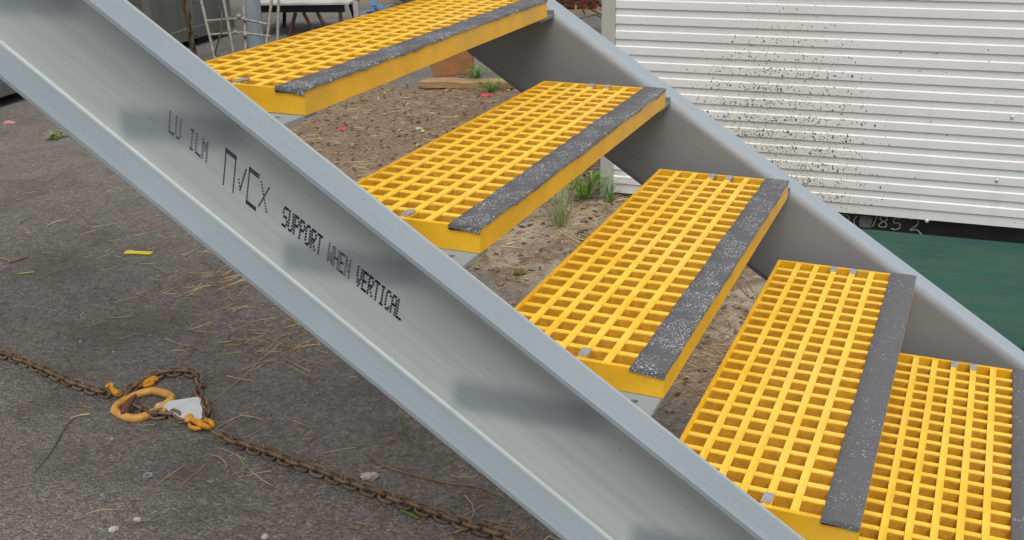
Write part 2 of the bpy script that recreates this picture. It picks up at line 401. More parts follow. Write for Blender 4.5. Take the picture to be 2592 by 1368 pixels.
# cleat: angle section, one leg on the web, one under the tread, with bolt hole
def cleat_mesh(side):
    m = MB(); x0, x1 = -DEP + 0.012, -0.003; zt = -TH - 0.0008; th = 0.006
    y0 = YW + 0.0005 if side < 0 else LEN - 0.03; y1 = 0.03 if side < 0 else LEN - YW - 0.0005
    hy = (YW + 0.030) if side < 0 else (LEN - YW - 0.030); hx = -0.035; hr = 0.0055
    # plate as ring of quads round the hole
    def plate(z): 
        outer = [(x0, y0), (hx, y0), (x1, y0), (x1, hy), (x1, y1), (hx, y1), (x0, y1), (x0, hy)]
        angs = [225, 270, 315, 0, 45, 90, 135, 180]
        inner = [(hx + hr * math.cos(R_(a)), hy + hr * math.sin(R_(a))) for a in angs]
        return [(a, b, z) for a, b in outer + inner]
    vs = plate(zt) + plate(zt - th)
    fs = []
    for i in range(8):
        j = (i + 1) % 8
        fs += [(i, j, 8 + j, 8 + i), (16 + i, 24 + i, 24 + j, 16 + j), (i, 16 + i, 16 + j, j), (8 + i, 8 + j, 24 + j, 24 + i)]
    m.add(vs, fs)
    yl0, yl1 = (y0, y0 + th) if side < 0 else (y1 - th, y1)
    m.box(x0, x1, yl0, yl1, *((zt - 0.045, zt - th) if side < 0 else (zt + 0.0002, zt + 0.009)))
    return m.mesh('cleat', M['galv'] if side < 0 else M['galv_shaded'])
me_cl = {-1: cleat_mesh(-1), 1: cleat_mesh(1)}
for k in range(-8, 7):
    off = Vector((k * G - (0.014 if k == 4 else 0), 0, Z0 - k * RS))      # the fifth tread sits a little further back on its cleats
    if 0 <= k <= 4:
        tr = link('tread', me_frame, stair); tr.location = off
        for i in range(1, 6):
            o = link('long_bar', me_long, tr); o.location = (XB + i * PX, 0, 0)
        for j in range(1, NC):
            o = link('cross_bar', me_cross, tr); o.location = (0, BW / 2 + j * PY, 0)
        link('grit_strip', strip_mesh(10 + k, M['grit'] if k < 3 else M['grit_dull'], 0.0045 if k < 3 else 0.001), tr)
        for (cx, cy, rz) in ((XB + 4 * PX, 0.020, 0), (XB + 2 * PX, 0.020, 0), (XB + 3 * PX, LEN - 0.020, 0), (XB + 4 * PX, LEN - 0.020, 0)):
            o = link('clip', me_clip, tr); o.location = (cx + random.uniform(-.002, .002), cy, 0.0006); o.rotation_euler = (0, 0, random.uniform(-.08, .08))
    else:   # treads above and below the picture: the whole moulding is one piece
        m = frame_mb()
        for i in range(1, 6): m.prism(bar_poly(0.0124, 0.0070, 0, -TH + 0.001), Y_ * (LEN - 0.004), Vector((XB + i * PX, 0.002, 0)), X_, Zv)
        for j in range(1, NC): m.prism(bar_poly(0.0114, 0.0066, -0.0008, -TH + 0.0016), X_ * (XN - XB + 0.012), Vector((XB - 0.004, BW / 2 + j * PY, 0)), Y_, Zv)
        tr = m.build('tread', M['yellow_grit'], stair); tr.location = off
        link('grit_strip', strip_mesh(10 + k, M['grit'], 0.003), tr)
    for s_ in (-1, 1):
        if off.z > 0.06:
            o = link('cleat', me_cl[s_], stair); o.location = off

# dotted ink-jet printing on the near web
FONT = {'S': '01111 10000 10000 01110 00001 00001 11110', 'U': '10001 10001 10001 10001 10001 10001 01110', 'P': '11110 10001 10001 11110 10000 10000 10000',
        'O': '01110 10001 10001 10001 10001 10001 01110', 'R': '11110 10001 10001 11110 10100 10010 10001', 'T': '11111 00100 00100 00100 00100 00100 00100',
        'W': '10001 10001 10001 10101 10101 11011 10001', 'H': '10001 10001 10001 11111 10001 10001 10001', 'E': '11111 10000 10000 11110 10000 10000 11111',
        'N': '10001 11001 10101 10101 10011 10001 10001', 'V': '10001 10001 10001 10001 01010 01010 00100', 'I': '01110 00100 00100 00100 00100 00100 01110',
        'C': '01110 10001 10000 10000 10000 10001 01110', 'A': '01110 10001 10001 11111 10001 10001 10001', 'L': '10000 10000 10000 10000 10000 10000 11111',
        'J': '00001 00001 00001 00001 00001 10001 01110', 'M': '10001 11011 10101 10101 10001 10001 10001', ' ': '00000 00000 00000 00000 00000 00000 00000'}
def dot(m, s, h, r=0.0018, ry=0.0023):
    s2 = s - 0.35 * (h + 0.12)
    c = Vector((0, 0, Z0 + CT)) + E_ * s2 + N_ * h; y = YW - PT - 0.0004
    pts = [c + E_ * (r * math.cos(a * math.pi / 3)) + N_ * (ry * math.sin(a * math.pi / 3)) for a in range(6)]
    m.add([(q.x, y, q.z) for q in pts], [(0, 1, 2, 3, 4, 5)])
def word(txt, s0, pitch, ht, hb, mat):
    m = MB(); dx = pitch / 6; dy = (ht - hb) / 6
    for ci, ch in enumerate(txt):
        for ri, row in enumerate(FONT[ch].split()):
            for xi, b in enumerate(row):
                if b == '1': dot(m, s0 + ci * pitch + xi * dx + random.uniform(-.0001, .0001), ht - ri * dy)
    m.build('printed_word', mat, st_near)
P = 0.0106
word('SUPPORT', 0.0610, P, -0.1080, -0.1345, M['ink'])
word('WHEN', 0.0610 + 8 * P, P, -0.1085, -0.1345, M['ink_pale'])
word('VERTICAL', 0.0610 + 13 * P, P, -0.1085, -0.1345, M['ink'])
word('LU', -0.157, 0.0125, -0.1040, -0.1320, M['ink_pale'])
word('ILM', -0.118, 0.0125, -0.1050, -0.1320, M['ink_pale'])
m = MB()
def dline(a, b, n):
    for i in range(n): dot(m, a[0] + (b[0] - a[0]) * i / (n - 1), a[1] + (b[1] - a[1]) * i / (n - 1), 0.0014, 0.0019)
# big marks: two posts under a double bar, a tick, a bracket with heavy ends, a cross (shear is added by dot())
hT, hB = -0.0930, -0.1450
s_a = -0.0505; s_b = s_a + 0.0185
dline((s_a, hT), (s_a, hB), 16); dline((s_b, hT), (s_b, hB), 16)
for q in range(2): dline((s_a, hT - q * 0.0034), (s_b, hT - q * 0.0034), 9)
dline((s_b + 0.0085, -0.121), (s_b + 0.0125, -0.134), 4); dline((s_b + 0.0125, -0.134), (s_b + 0.0195, -0.100), 11)
s_c = s_a + 0.0445
dline((s_c, hT), (s_c, hB), 16)
for q in range(2): dline((s_c, hT - q * 0.0036), (s_c + 0.017, hT - q * 0.0036), 9); dline((s_c, hB + q * 0.0030), (s_c + 0.017, hB + q * 0.0030), 10)
s_x = s_c + 0.0225
dline((s_x, -0.0995), (s_x + 0.0145, -0.1350), 11); dline((s_x + 0.0145, -0.0995), (s_x, -0.1350), 11)
m.build('printed_word', M['ink'], st_near)

# ------------------------------------------------------------ white ribbed site cabin
YAW = R_(3.308); cabin = tag(empty('site_cabin', (-0.5336, 3.0166, 0.0), YAW), 'white site cabin clad in ribbed sheet with mud splashes', 'cabin')
CW, CH = 4.2, 2.45; Z1 = 0.10; PR = 0.0620
t = NT('white_ribbed_sheet'); o3 = xyz(t)
c = t.mix(t.ramp(t.noise(3, 4), 0.3, 0.7), (0.70, 0.70, 0.69), (0.655, 0.655, 0.64))
# mud splashed up from the ground round the foot of the stairs
gx = t.math('SUBTRACT', o3[0], 0.66); gz = t.math('SUBTRACT', o3[2], 0.22)
rr = t.math('SQRT', t.math('ADD', t.math('POWER', t.math('MULTIPLY', gx, 1.6), 2), t.math('POWER', t.math('MULTIPLY', gz, 1.0), 2)))
dens = t.ramp(rr, 0.0, 0.88, 1.0, 0.0)
c = t.mix(t.math('MULTIPLY', dens, t.ramp(t.noise(9, 4), 0.35, 0.65, 0.25, 0.75)), c, (0.56, 0.55, 0.45))
c = t.mix(t.ramp(t.noise(5, 4, 0.65, t.scalevec(3.0, 1, 0.35)), 0.52, 0.75, 0, 0.35), c, (0.56, 0.555, 0.53))
spk = None
for scl, lim, lo in ((58, 0.28, 0.55), (27, 0.17, 0.62), (95, 0.34, 0.51), (140, 0.36, 0.50)):
    dv = t.n('ShaderNodeMapping'); dv.inputs['Scale'].default_value = (1.25, 1, 0.85); dv.inputs['Rotation'].default_value = (0, 0.5, 0); t.link(t.co(), dv.inputs['Vector'])
    wob = t.n('ShaderNodeVectorMath', operation='ADD'); ns = t.n('ShaderNodeTexNoise'); ns.inputs['Scale'].default_value = scl * 1.6; t.link(t.co(), ns.inputs['Vector'])
    scv = t.n('ShaderNodeVectorMath', operation='SCALE'); t.link(ns.outputs['Color'], scv.inputs[0]); scv.inputs['Scale'].default_value = 0.55 / scl
    t.link(dv.outputs[0], wob.inputs[0]); t.link(scv.outputs[0], wob.inputs[1])
    vv = t.n('ShaderNodeTexVoronoi'); vv.inputs['Scale'].default_value = scl; t.link(wob.outputs[0], vv.inputs['Vector'])
    sc3 = t.n('ShaderNodeSeparateColor'); t.link(vv.outputs['Color'], sc3.inputs[0])
    keep = t.math('GREATER_THAN', t.math('ADD', t.math('MULTIPLY', dens, 0.62), t.math('MULTIPLY', sc3.outputs[0], 0.55)), lo + 0.06)
    size = t.math('MULTIPLY_ADD', sc3.outputs[1], lim * 0.8, lim * 0.25)
    s_ = t.math('MULTIPLY', t.math('LESS_THAN', vv.outputs['Distance'], size), keep)
    spk = s_ if spk is None else t.math('MAXIMUM', spk, s_)
rare = t.math('MULTIPLY', t.ramp(t.voro(30), 0.12, 0.16, 1, 0), t.math('GREATER_THAN', t.noise(30, 0), 0.68))
spk = t.math('MAXIMUM', spk, t.math('MULTIPLY', rare, 0.7))
c = t.mix(t.math('MULTIPLY', spk, 0.93), c, (0.045, 0.04, 0.026))
M['white_sheet'] = t.out(c, 0.42, 0, t.bump(t.noise(3, 2), 0.12, 0.012))
rib = MB(); dpt = 0.0055; bv = 0.0055
# one rib: recessed flat, upper bevel facing the sky, proud flat, lower bevel turned under  (z downwards from 0)
rp = [(0.0, 0.0), (0.0, -(PR / 2 - bv)), (-dpt, -PR / 2 + 0.0015), (-dpt, -PR + 0.0024), (0.0, -PR + 0.0002)]
bk = 0.004
for x in (0.0, CW):
    for a, b in rp: rib.v.append((x, a, b))
    for a, b in rp[::-1]: rib.v.append((x, a + bk, b))
n = 10
rib.f = [(i, (i + 1) % n, n + (i + 1) % n, n + i) for i in range(n)] + [tuple(range(n))[::-1], tuple(range(n, 2 * n))]
me_rib = rib.mesh('wall_rib', M['white_sheet'])
# separate object frames would all share one origin, so the splash pattern is laid out in cabin space
zt = Z1 + 0.041
zz = []
while zt < Z1 + CH: zz.append(zt); zt += PR
def rib_at(z):      # same section, rebuilt with the offset in the mesh so that the wall texture runs across ribs
    m = MB(); m.v = [(a, b, c_ + z) for a, b, c_ in rib.v]; m.f = list(rib.f); return m.build('wall_rib', M['white_sheet'], cabin)
for z in zz[1:]: rib_at(z)
MB().box(0, CW, 0.0, 0.004, Z1, zz[0] + 0.0).build('bottom_trim', M['white_sheet'], cabin)
MB().box(0, CW, 0.010, 0.06, Z1 + 0.004, zz[-1]).build('wall_core', simple('cabin_core', (0.5, 0.5, 0.5)), cabin)
M['post_grey'] = simple('grey_cover_strip', (0.37, 0.37, 0.35), 0.5, 0.0, 0.2, 6, col2=(0.42, 0.40, 0.345))
MB().box(-0.058, -0.001, -0.014, 0.05, 0.035, zz[-1]).build('corner_post', M['post_grey'], cabin, bevel=0.003)
MB().box(-0.056, -0.010, 0.052, 2.3, Z1, zz[-1]).build('side_wall', M['white_sheet'], cabin)
MB().box(CW + 0.001, CW + 0.06, -0.014, 2.3, 0.035, zz[-1]).build('side_wall', M['post_grey'], cabin)
MB().box(-0.08, CW + 0.08, -0.05, 2.35, zz[-1] + 0.001, zz[-1] + 0.06).build('roof', M['post_grey'], cabin)
M['black_steel'] = simple('black_beam_paint', (0.016, 0.016, 0.017), 0.5, 0.0, 0.4, 12, 0.3, 0.002, 40)
bm_ = MB(); bm_.box(0.62, CW, 0.028, 0.10, 0.006, Z1 - 0.001); bm_.box(0.62, CW, 0.000, 0.028, 0.006, 0.022)
beam = bm_.build('base_beam', M['black_steel'], cabin)
scm = []
scr = simple('screw_white', (0.62, 0.62, 0.6), 0.35, 0.3)
for sx, dz in ((1.55, 1), (1.53, 4), (1.51, 8), (1.28, 11), (0.62, 3), (0.6, 8), (0.08, 4), (0.08, 9), (2.4, 2), (2.4, 6), (2.4, 10)):
    z = zz[11 - dz if dz <= 11 else 0] - PR * 0.70
    m = MB().tube([(sx, -dpt + 0.001, z), (sx, -dpt - 0.0015, z), (sx, -dpt - 0.0035, z)], [0.0075, 0.0075, 0.0045], 10); m.build('screw', scr, cabin)
# chalked number on the beam
chalk = simple('chalk', (0.30, 0.31, 0.29), 0.9, 0, 0.5, 220)
m = MB(); yb = 0.0265
def chalkline(pts, wd=0.0028):
    q = [Vector((a, yb, b)) for a, b in pts]; q = resample(q, 0.004); m.tube(q, [wd * random.uniform(0.7, 1.25) for _ in q], 5)
def cx_(v): return v + 0.5336
chalkline([(cx_(.415), .074), (cx_(.43), .084), (cx_(.45), .076), (cx_(.448), .06), (cx_(.43), .048)])
chalkline([(cx_(.482), .082), (cx_(.472), .066), (cx_(.474), .046), (cx_(.486), .036)])
chalkline([(cx_(.558), .09), (cx_(.545), .04)])
chalkline([(cx_(.596), .088), (cx_(.578), .091), (cx_(.572), .076), (cx_(.596), .062), (cx_(.592), .045), (cx_(.57), .046), (cx_(.574), .06), (cx_(.596), .076), (cx_(.598), .088)])
chalkline([(cx_(.652), .086), (cx_(.628), .086), (cx_(.624), .068), (cx_(.646), .066), (cx_(.650), .050), (cx_(.634), .038), (cx_(.614), .042)])
chalkline([(cx_(.684), .084), (cx_(.700), .092), (cx_(.716), .084), (cx_(.712), .066), (cx_(.692), .046), (cx_(.69), .040), (cx_(.712), .046), (cx_(.732), .030), (cx_(.738), .022), (cx_(.728), .018), (cx_(.724), .03)])
m.build('chalk_number', chalk, beam)
MB().box(cx_(.493), cx_(.540), 0.0262, 0.0276, 0.036, 0.084).build('paint_patch', simple('patch', (0.13, 0.14, 0.12), 0.8, 0, 0.4, 80), beam)

# ------------------------------------------------------------ green board beside the cabin
t = NT('green_painted_board'); mv = t.scalevec(2.2, 40, 40)
c = t.mix(t.ramp(t.noise(1.0, 4, 0.6, mv), 0.35, 0.65), (0.014, 0.072, 0.050), (0.034, 0.075, 0.056))
c = t.mix(t.ramp(t.noise(3.2, 3), 0.45, 0.7, 0, 0.6), c, (0.013, 0.052, 0.047))
c = t.mix(t.ramp(t.voro(22), 0.03, 0.05, 0.55, 0), c, (0.25, 0.33, 0.27))
M['green'] = t.out(c, t.ramp(t.noise(3), .3, .7, 0.6, 0.75), 0, t.bump(t.noise(1.0, 3, 0.6, mv), 0.25, 0.004), 0.25)
gb = tag(empty('green_board', (0.46, 2.06, 0.0), YAW), 'large dark green painted board lying on timber bearers before the cabin', 'board')
MB().box(0, 3.0, 0, 0.955, 0.032, 0.062).build('panel', M['green'], gb, bevel=0.012)
M['timber'] = simple('raw_timber', (0.36, 0.17, 0.075), 0.75, 0, 0.3, 14, 0.4, 0.002, 60)
for yy in (0.03, 0.42, 0.74): MB().box(0.03, 2.95, yy, yy + 0.07, 0.004, 0.0315).build('bearer', M['timber'], gb)
mk = tag(MB().box(0, 0.9, 0, 0.14, 0, 0.022).build('timber_plank', M['timber'], bevel=0.003), 'orange-brown plank on the ground in front of the green board', 'plank')
mk.location = (0.95, 1.86, 0.006); mk.rotation_euler = (0, 0, 0.08)

# ------------------------------------------------------------ orange block and splintered plank
t = NT('orange_wood'); mv = t.scalevec(6, 60, 60)
c = t.mix(t.ramp(t.noise(1, 4, 0.6, mv), 0.35, 0.65), (0.32, 0.145, 0.055), (0.235, 0.115, 0.048))
c = t.mix(t.ramp(t.noise(14, 4), 0.55, 0.7, 0, 0.7), c, (0.42, 0.15, 0.03))
M['orange_wood'] = t.out(c, 0.8, 0, t.bump(t.noise(1, 4, .6, mv), 0.4, 0.003))
blk = MB(); blk.prism([(0, 0), (0.235, 0), (0.275, 0.055), (0.262, 0.175), (0.02, 0.19), (-0.012, 0.08)], Vector((0, 0.16, 0)), Vector((0, 0, 0)), X_, Zv)
blk = tag(blk.build('timber_block', M['orange_wood'], bevel=0.006), 'orange-brown weathered timber block beside the stair foot behind the top tread', 'wood block')
blk.location = (-2.50, 5.12, 0.058); blk.rotation_euler = (0.0, R_(-4), R_(24))
t = NT('split_wood'); mv = t.scalevec(5, 70, 70)
c = t.mix(t.ramp(t.noise(1, 4, 0.6, mv), 0.35, 0.65), (0.40, 0.27, 0.13), (0.26, 0.155, 0.075))
M['split_wood'] = t.out(c, 0.85, 0, t.bump(t.noise(1, 4, .6, mv), 0.6, 0.004))
def plank(name, poly, th, loc, rz, mat, label):
    m = MB(); n = len(poly); rnd = random.Random(len(poly) * 7)
    m.prism(poly, Vector((0, 0, th)), Vector((0, 0, 0)), X_, Y_)
    o = tag(m.build(name, mat, bevel=0.004), label, 'plank'); o.location = loc; o.rotation_euler = (0.02, -0.01, rz); return o
plank('split_plank', [(0, 0.02), (0.05, 0), (0.18, 0.012), (0.31, -0.01), (0.45, 0.008), (0.60, 0), (0.64, 0.05), (0.61, 0.10), (0.5, 0.125), (0.38, 0.115), (0.2, 0.14), (0.05, 0.125)], 0.045, (-2.55, 4.98, 0.010), R_(13), M['split_wood'], 'pale split plank lying under the orange timber block')

# ------------------------------------------------------------ background yard: container, rack, column, low table
t = NT('weathered_container_paint'); mv = t.scalevec(1, 7, 0.25); o3 = xyz(t)
c = t.mix(t.ramp(t.noise(1.6, 4, 0.6, mv), 0.35, 0.65), (0.098, 0.115, 0.108), (0.135, 0.135, 0.112))
c = t.mix(t.ramp(t.noise(4.0, 4, 0.65, mv), 0.56, 0.7, 0, 0.6), c, (0.15, 0.115, 0.085))
c = t.mix(t.ramp(t.noise(7.0, 3, 0.6, mv), 0.66, 0.76, 0, 0.5), c, (0.30, 0.29, 0.27))
M['container'] = t.out(c, 0.6, 0.0, t.bump(t.noise(6), 0.1, 0.01))
ct = tag(empty('storage_container', (-4.72, 2.0, 0), R_(5.5)), 'dull grey-green metal container on low skids at the left edge', 'container')
m = MB(); prof_c = []
yv = 0.0
while yv < 4.3: prof_c += [(0.0, yv), (0.0, yv + 0.36), (-0.03, yv + 0.40), (-0.03, yv + 0.52), (0.0, yv + 0.56)]; yv += 0.56
n = len(prof_c); m.v = [(a, b, z) for z in (0.16, 2.5) for a, b in prof_c]; m.f = [(i, i + 1, n + i + 1, n + i) for i in range(n - 1)]
YE = prof_c[-1][1]
m.build('side_sheet', M['container'], ct)
MB().box(-2.2, -0.04, 0.0, YE, 0.17, 2.49).build('body', M['container'], ct)
MB().box(-2.2, 0.012, -0.02, YE + 0.02, 0.065, 0.160).build('bottom_rail', M['container'], ct, bevel=0.004)
MB().box(-2.2, 0.012, -0.02, YE + 0.02, 2.501, 2.60).build('top_rail', M['container'], ct)
for yy in (0.15, 1.4, 2.7, 4.0): MB().box(-2.1, -0.05, yy, yy + 0.12, 0.0, 0.064).build('skid', M['black_steel'], ct)
M['dead'] = simple('dead_stem', (0.12, 0.085, 0.05), 0.9, 0, 0.5, 25, 0.3, 0.002)
vine = tag(empty('dead_vine', (-4.66, 5.32, 0)), 'brown twisted dead vine hanging down the grey container', 'vine')
for ph in (0, 2.1, 4.2):
    MB().tube([(0.016 * math.cos(ph + i * 0.55) + 0.02 * math.sin(i * .3), 0.018 * math.sin(ph + i * 0.55) - 0.004 * i, 0.01 + i * 0.055) for i in range(30)], [0.010 + 0.004 * math.sin(i * 1.7 + ph) for i in range(30)], 6).build('stem', M['dead'], vine, 60)
m = MB(); rnd = random.Random(4)
for i in range(70):
    z = rnd.uniform(0.02, 1.5); p = Vector((rnd.uniform(-.02, .05), rnd.uniform(-.05, .05), z)); d = Vector((rnd.uniform(-1, 1), rnd.uniform(-1, 1), rnd.uniform(-1, .2))).normalized()
    m.blade([p, p + d * .03, p + d * .05], [0.006, 0.016, 0.002], d.cross(Zv).normalized())
m.build('withered_leaves', M['dead'], vine)

M['white_rod'] = simple('chalky_white_paint', (0.27, 0.255, 0.215), 0.6, 0, 0.35, 30)
rack = tag(empty('rod_rack', (-4.25, 5.3, 0)), 'white painted tubular rack leaning between container and grey column', 'rack')
def rods(lst, r, nm, mat, par):
    b = Vector(par.location)
    for a, c_ in lst: MB().tube([Vector(a) - b, (Vector(a) + Vector(c_)) / 2 - b, Vector(c_) - b], r, 8).build(nm, mat, par, 60)
rods([((-4.62, 5.39, 0.76), (-4.335, 5.18, 0.0)), ((-4.44, 5.445, 0.76), (-4.205, 5.237, 0.0)), ((-4.05, 5.66, 0.76), (-4.02, 5.32, 0.0)), ((-4.26, 5.50, 0.6), (-4.16, 5.30, 0.0)), ((-4.0, 5.58, 0.55), (-3.96, 5.40, 0.0))], 0.0115, 'upright', M['white_rod'], rack)
rods([((-4.457, 5.272, 0.328), (-4.19, 5.396, 0.342)), ((-4.415, 5.249, 0.233), (-4.17, 5.362, 0.243)), ((-4.21, 5.38, 0.335), (-4.02, 5.45, 0.29)), ((-4.19, 5.35, 0.238), (-4.0, 5.42, 0.21))], 0.009, 'rung', M['white_rod'], rack)
for p in ((-4.235, 5.375, 0.355), (-4.25, 5.33, 0.245), (-4.18, 5.35, 0.225)):
    q = Vector(p) - Vector(rack.location); MB().tube([q + Vector((0, 0, -.016)), q + Vector((0, 0, -.008)), q + Vector((0, 0, .008)), q + Vector((0, 0, .016))], [0.012, 0.02, 0.02, 0.012], 8).build('knuckle', M['white_rod'], rack, 60)
stick = tag(MB().tube([(-4.39, 5.22, 0.0), (-4.35, 5.2, 0.12), (-4.30, 5.24, 0.27), (-4.31, 5.28, 0.40), (-4.36, 5.31, 0.44)], [0.008, 0.008, 0.007, 0.006, 0.005], 6).build('bare_stick', M['dead'], None, 60), 'thin brown bent stick standing in front of the white tube rack', 'stick')
col = tag(empty('steel_column', (-4.33, 5.66, 0)), 'grey galvanised channel column standing behind the top tread', 'column')
cp = MB(); cp.box(-0.058, 0.058, -0.004, 0.004, 0.012, 2.7); cp.build('web', M['galv'], col)
for sx in (-1, 1):
    a, b = sorted((sx * 0.0585, sx * 0.0665)); MB().box(a, b, -0.052, 0.052, 0.012, 2.7).build('flange', M['galv'], col)
MB().box(-0.10, 0.10, -0.09, 0.09, 0.0, 0.0115).build('base_plate', M['galv'], col)
col.rotation_euler = (0, 0, R_(30))

M['rust'] = simple('rusty_steel', (0.10, 0.045, 0.03), 0.85, 0.1, 0.5, 20, 0.3, 0.002)
tb = tag(empty('low_table', (-4.55, 6.75, 0), R_(16)), 'low table with pale worn top on rusty trestle legs at the back', 'table')
M['pale_top'] = simple('pale_table_top', (0.50, 0.47, 0.44), 0.7, 0, 0.3, 5, col2=(0.40, 0.36, 0.33))
MB().prism([(-0.42, -0.30), (0.44, -0.26), (0.46, 0.35), (-0.5, 0.42)], Vector((0, 0, 0.022)), Vector((0, 0, 0.272)), X_, Y_).build('top', M['pale_top'], tb, bevel=0.004)
MB().box(-0.36, 0.38, -0.22, -0.19, 0.205, 0.271).build('apron', M['black_steel'], tb); MB().box(-0.36, 0.38, 0.25, 0.28, 0.205, 0.271).build('apron', M['black_steel'], tb)
for (a, c_) in (((-.05, -.20, .2), (-.11, -.26, 0)), ((.02, -.2, .2), (.12, -.22, 0)), ((.14, -.2, .2), (.25, -.24, 0)), ((.34, -.2, .2), (.36, -.27, 0)), ((-.3, .26, .2), (-.34, .3, 0)), ((.3, .26, .2), (.34, .3, 0))):
    MB().tube([a, ((a[0] + c_[0]) / 2, (a[1] + c_[1]) / 2, .1), c_], 0.017, 6).build('leg', M['rust'], tb, 60)
MB().box(0.47, 0.51, -0.25, -0.20, 0.16, 0.29).build('corner_bracket', simple('bracket_zinc', (0.5, 0.5, 0.5), .5, .4), tb)

# scrub at the back, a blue plastic scrap, a grey pipe and a red crate
def leaf_mat(name, a, b):
    t = NT(name); c = t.mix(t.ramp(t.noise(12, 3), 0.3, 0.7), a, b); m_ = t.out(c, 0.5); tr = t.n('ShaderNodeBsdfTranslucent'); t.link(c, tr.inputs[0]); mx = t.n('ShaderNodeMixShader'); mx.inputs[0].default_value = 0.4; t.link(t.b.outputs[0], mx.inputs[1]); t.link(tr.outputs[0], mx.inputs[2]); t.link(mx.outputs[0], t.t.nodes['Material Output'].inputs['Surface']); return m_
M['scrub'] = leaf_mat('scrub_leaf', (0.085, 0.085, 0.035), (0.045, 0.038, 0.022))
M['green_leaf'] = leaf_mat('green_leaf', (0.21, 0.37, 0.065), (0.13, 0.26, 0.045))
M['pale_leaf'] = leaf_mat('pale_grass', (0.36, 0.42, 0.19), (0.25, 0.31, 0.10))
def bush(name, loc, rx, h, n, label, seed, mat2=None):
    rnd = random.Random(seed); b = tag(empty(name, loc), label, 'shrub'); m = MB(); lf = MB(); lg = MB()
    for i in range(int(n / 9)):
        a = rnd.uniform(0, 6.28); r = rnd.uniform(0.3, 1) * rx; pts = [Vector((rnd.uniform(-.1, .1) * rx, rnd.uniform(-.1, .1) * rx, 0))]
        top = Vector((math.cos(a) * r, math.sin(a) * r, h * rnd.uniform(0.25, 1)))
        for q in (0.35, 0.7, 1.0): pts.append(top * q + Vector((rnd.uniform(-.06, .06), rnd.uniform(-.06, .06), 0.12 * h * math.sin(q * 3.14))))
        m.tube(pts, [0.010, 0.007, 0.005, 0.002], 5)
        for j in range(9):
            q = pts[rnd.choice((1, 2, 3))] + Vector((rnd.gauss(0, .07), rnd.gauss(0, .07), rnd.gauss(0, .06))); q.z = max(0.01, q.z)
            d = Vector((rnd.uniform(-1, 1), rnd.uniform(-1, 1), rnd.uniform(-.6, .6))).normalized(); ln = rnd.uniform(0.03, 0.07)
            (lg if (mat2 and rnd.random() < 0.3) else lf).blade([q, q + d * ln * .5, q + d * ln], [0.004, ln * 0.42, 0.001], d.cross(Zv).normalized())
    m.build('stems', M['dead'], b); stuff(lf.build('leaves', M['scrub'], b))
    if lg.v: stuff(lg.build('green_leaves', mat2, b))
    return b
bush('scrub_bush', (-2.75, 7.6, 0), 0.75, 0.85, 900, 'dark brown scrub growing behind the cabin corner', 3, M['green_leaf'])
bush('scrub_bush', (-1.75, 7.1, 0), 0.55, 0.8, 600, 'brownish green scrub right against the cabin post', 5, M['green_leaf'])
bush('scrub_bush', (-4.4, 8.5, 0), 0.6, 0.4, 500, 'low olive weeds at the top beyond the low table', 8, M['green_leaf'])
bush('scrub_bush', (-3.6, 8.4, 0), 0.6, 0.35, 500, 'low green weeds above the middle of the top tread', 9, M['green_leaf'])
m = MB(); rnd = random.Random(2)
for i in range(14):
    q = Vector((rnd.uniform(-.11, .11), rnd.uniform(-.08, .08), rnd.uniform(0.0, 0.05))); d = Vector((rnd.uniform(-1, 1), rnd.uniform(-1, 1), rnd.uniform(-.2, .5))).normalized()
    m.blade([q, q + d * .05, q + d * .1], [.05, .07, .03], d.cross(Zv).normalized())
o = tag(m.build('plastic_scrap', simple('blue_plastic', (0.09, 0.19, 0.36), 0.35, 0, 0.3, 12)), 'crumpled blue plastic scrap beyond the low table', 'scrap'); o.location = (-4.50, 7.75, 0.03)
o = tag(MB().tube([(0, 0, 0.03), (0.25, 0.06, 0.03), (0.5, 0.1, 0.028)], 0.022, 10).build('metal_pipe', M['clip'], None, 60), 'short grey pipe lying beside the blue plastic scrap', 'pipe'); o.location = (-4.45, 7.45, 0.0)
cr = tag(empty('red_crate', (-3.15, 8.45, 0), 0.3), 'dark red crate half hidden behind the scrub at the top', 'crate')
mr = simple('dark_red_paint', (0.14, 0.012, 0.014), 0.5, 0, 0.3, 10)
for i in range(3):
    MB().box(0, 0.6, 0, 0.018, 0.02 + i * 0.13, 0.13 + i * 0.13).build('slat', mr, cr); MB().box(0, 0.6, 0.382, 0.4, 0.02 + i * 0.13, 0.13 + i * 0.13).build('slat', mr, cr)
    MB().box(0, 0.018, 0.02, 0.38, 0.02 + i * 0.13, 0.13 + i * 0.13).build('slat', mr, cr); MB().box(0.582, 0.6, 0.02, 0.38, 0.02 + i * 0.13, 0.13 + i * 0.13).build('slat', mr, cr)
MB().box(0.02, 0.58, 0.02, 0.38, 0.003, 0.018).build('base', mr, cr)

# ------------------------------------------------------------ chain sling on the asphalt
t = NT('rusty_chain'); c = t.mix(t.ramp(t.noise(60, 4), 0.35, 0.65), (0.20, 0.108, 0.060), (0.115, 0.076, 0.050))
gi = t.n('ShaderNodeObjectInfo').outputs['Random']
c = t.mix(t.math('MULTIPLY', gi, 0.55), c, (0.30, 0.23, 0.15)); c = t.mix(t.ramp(t.noise(140, 3), 0.6, 0.7, 0, 0.5), c, (0.26, 0.12, 0.05))
M['chain'] = t.out(c, 0.62, 0.25, t.bump(t.noise(300, 3), 0.4, 0.0008))
t = NT('yellow_chain_paint'); c = t.mix(t.ramp(t.noise(35, 4), 0.35, 0.65), (0.78, 0.37, 0.025), (0.62, 0.25, 0.02))
c = t.mix(t.ramp(t.noise(80, 4, 0.7), 0.60, 0.68, 0, 0.8), c, (0.09, 0.05, 0.03)); M['chain_yellow'] = t.out(c, 0.42, 0, t.bump(t.noise(120, 3), 0.15, 0.001))
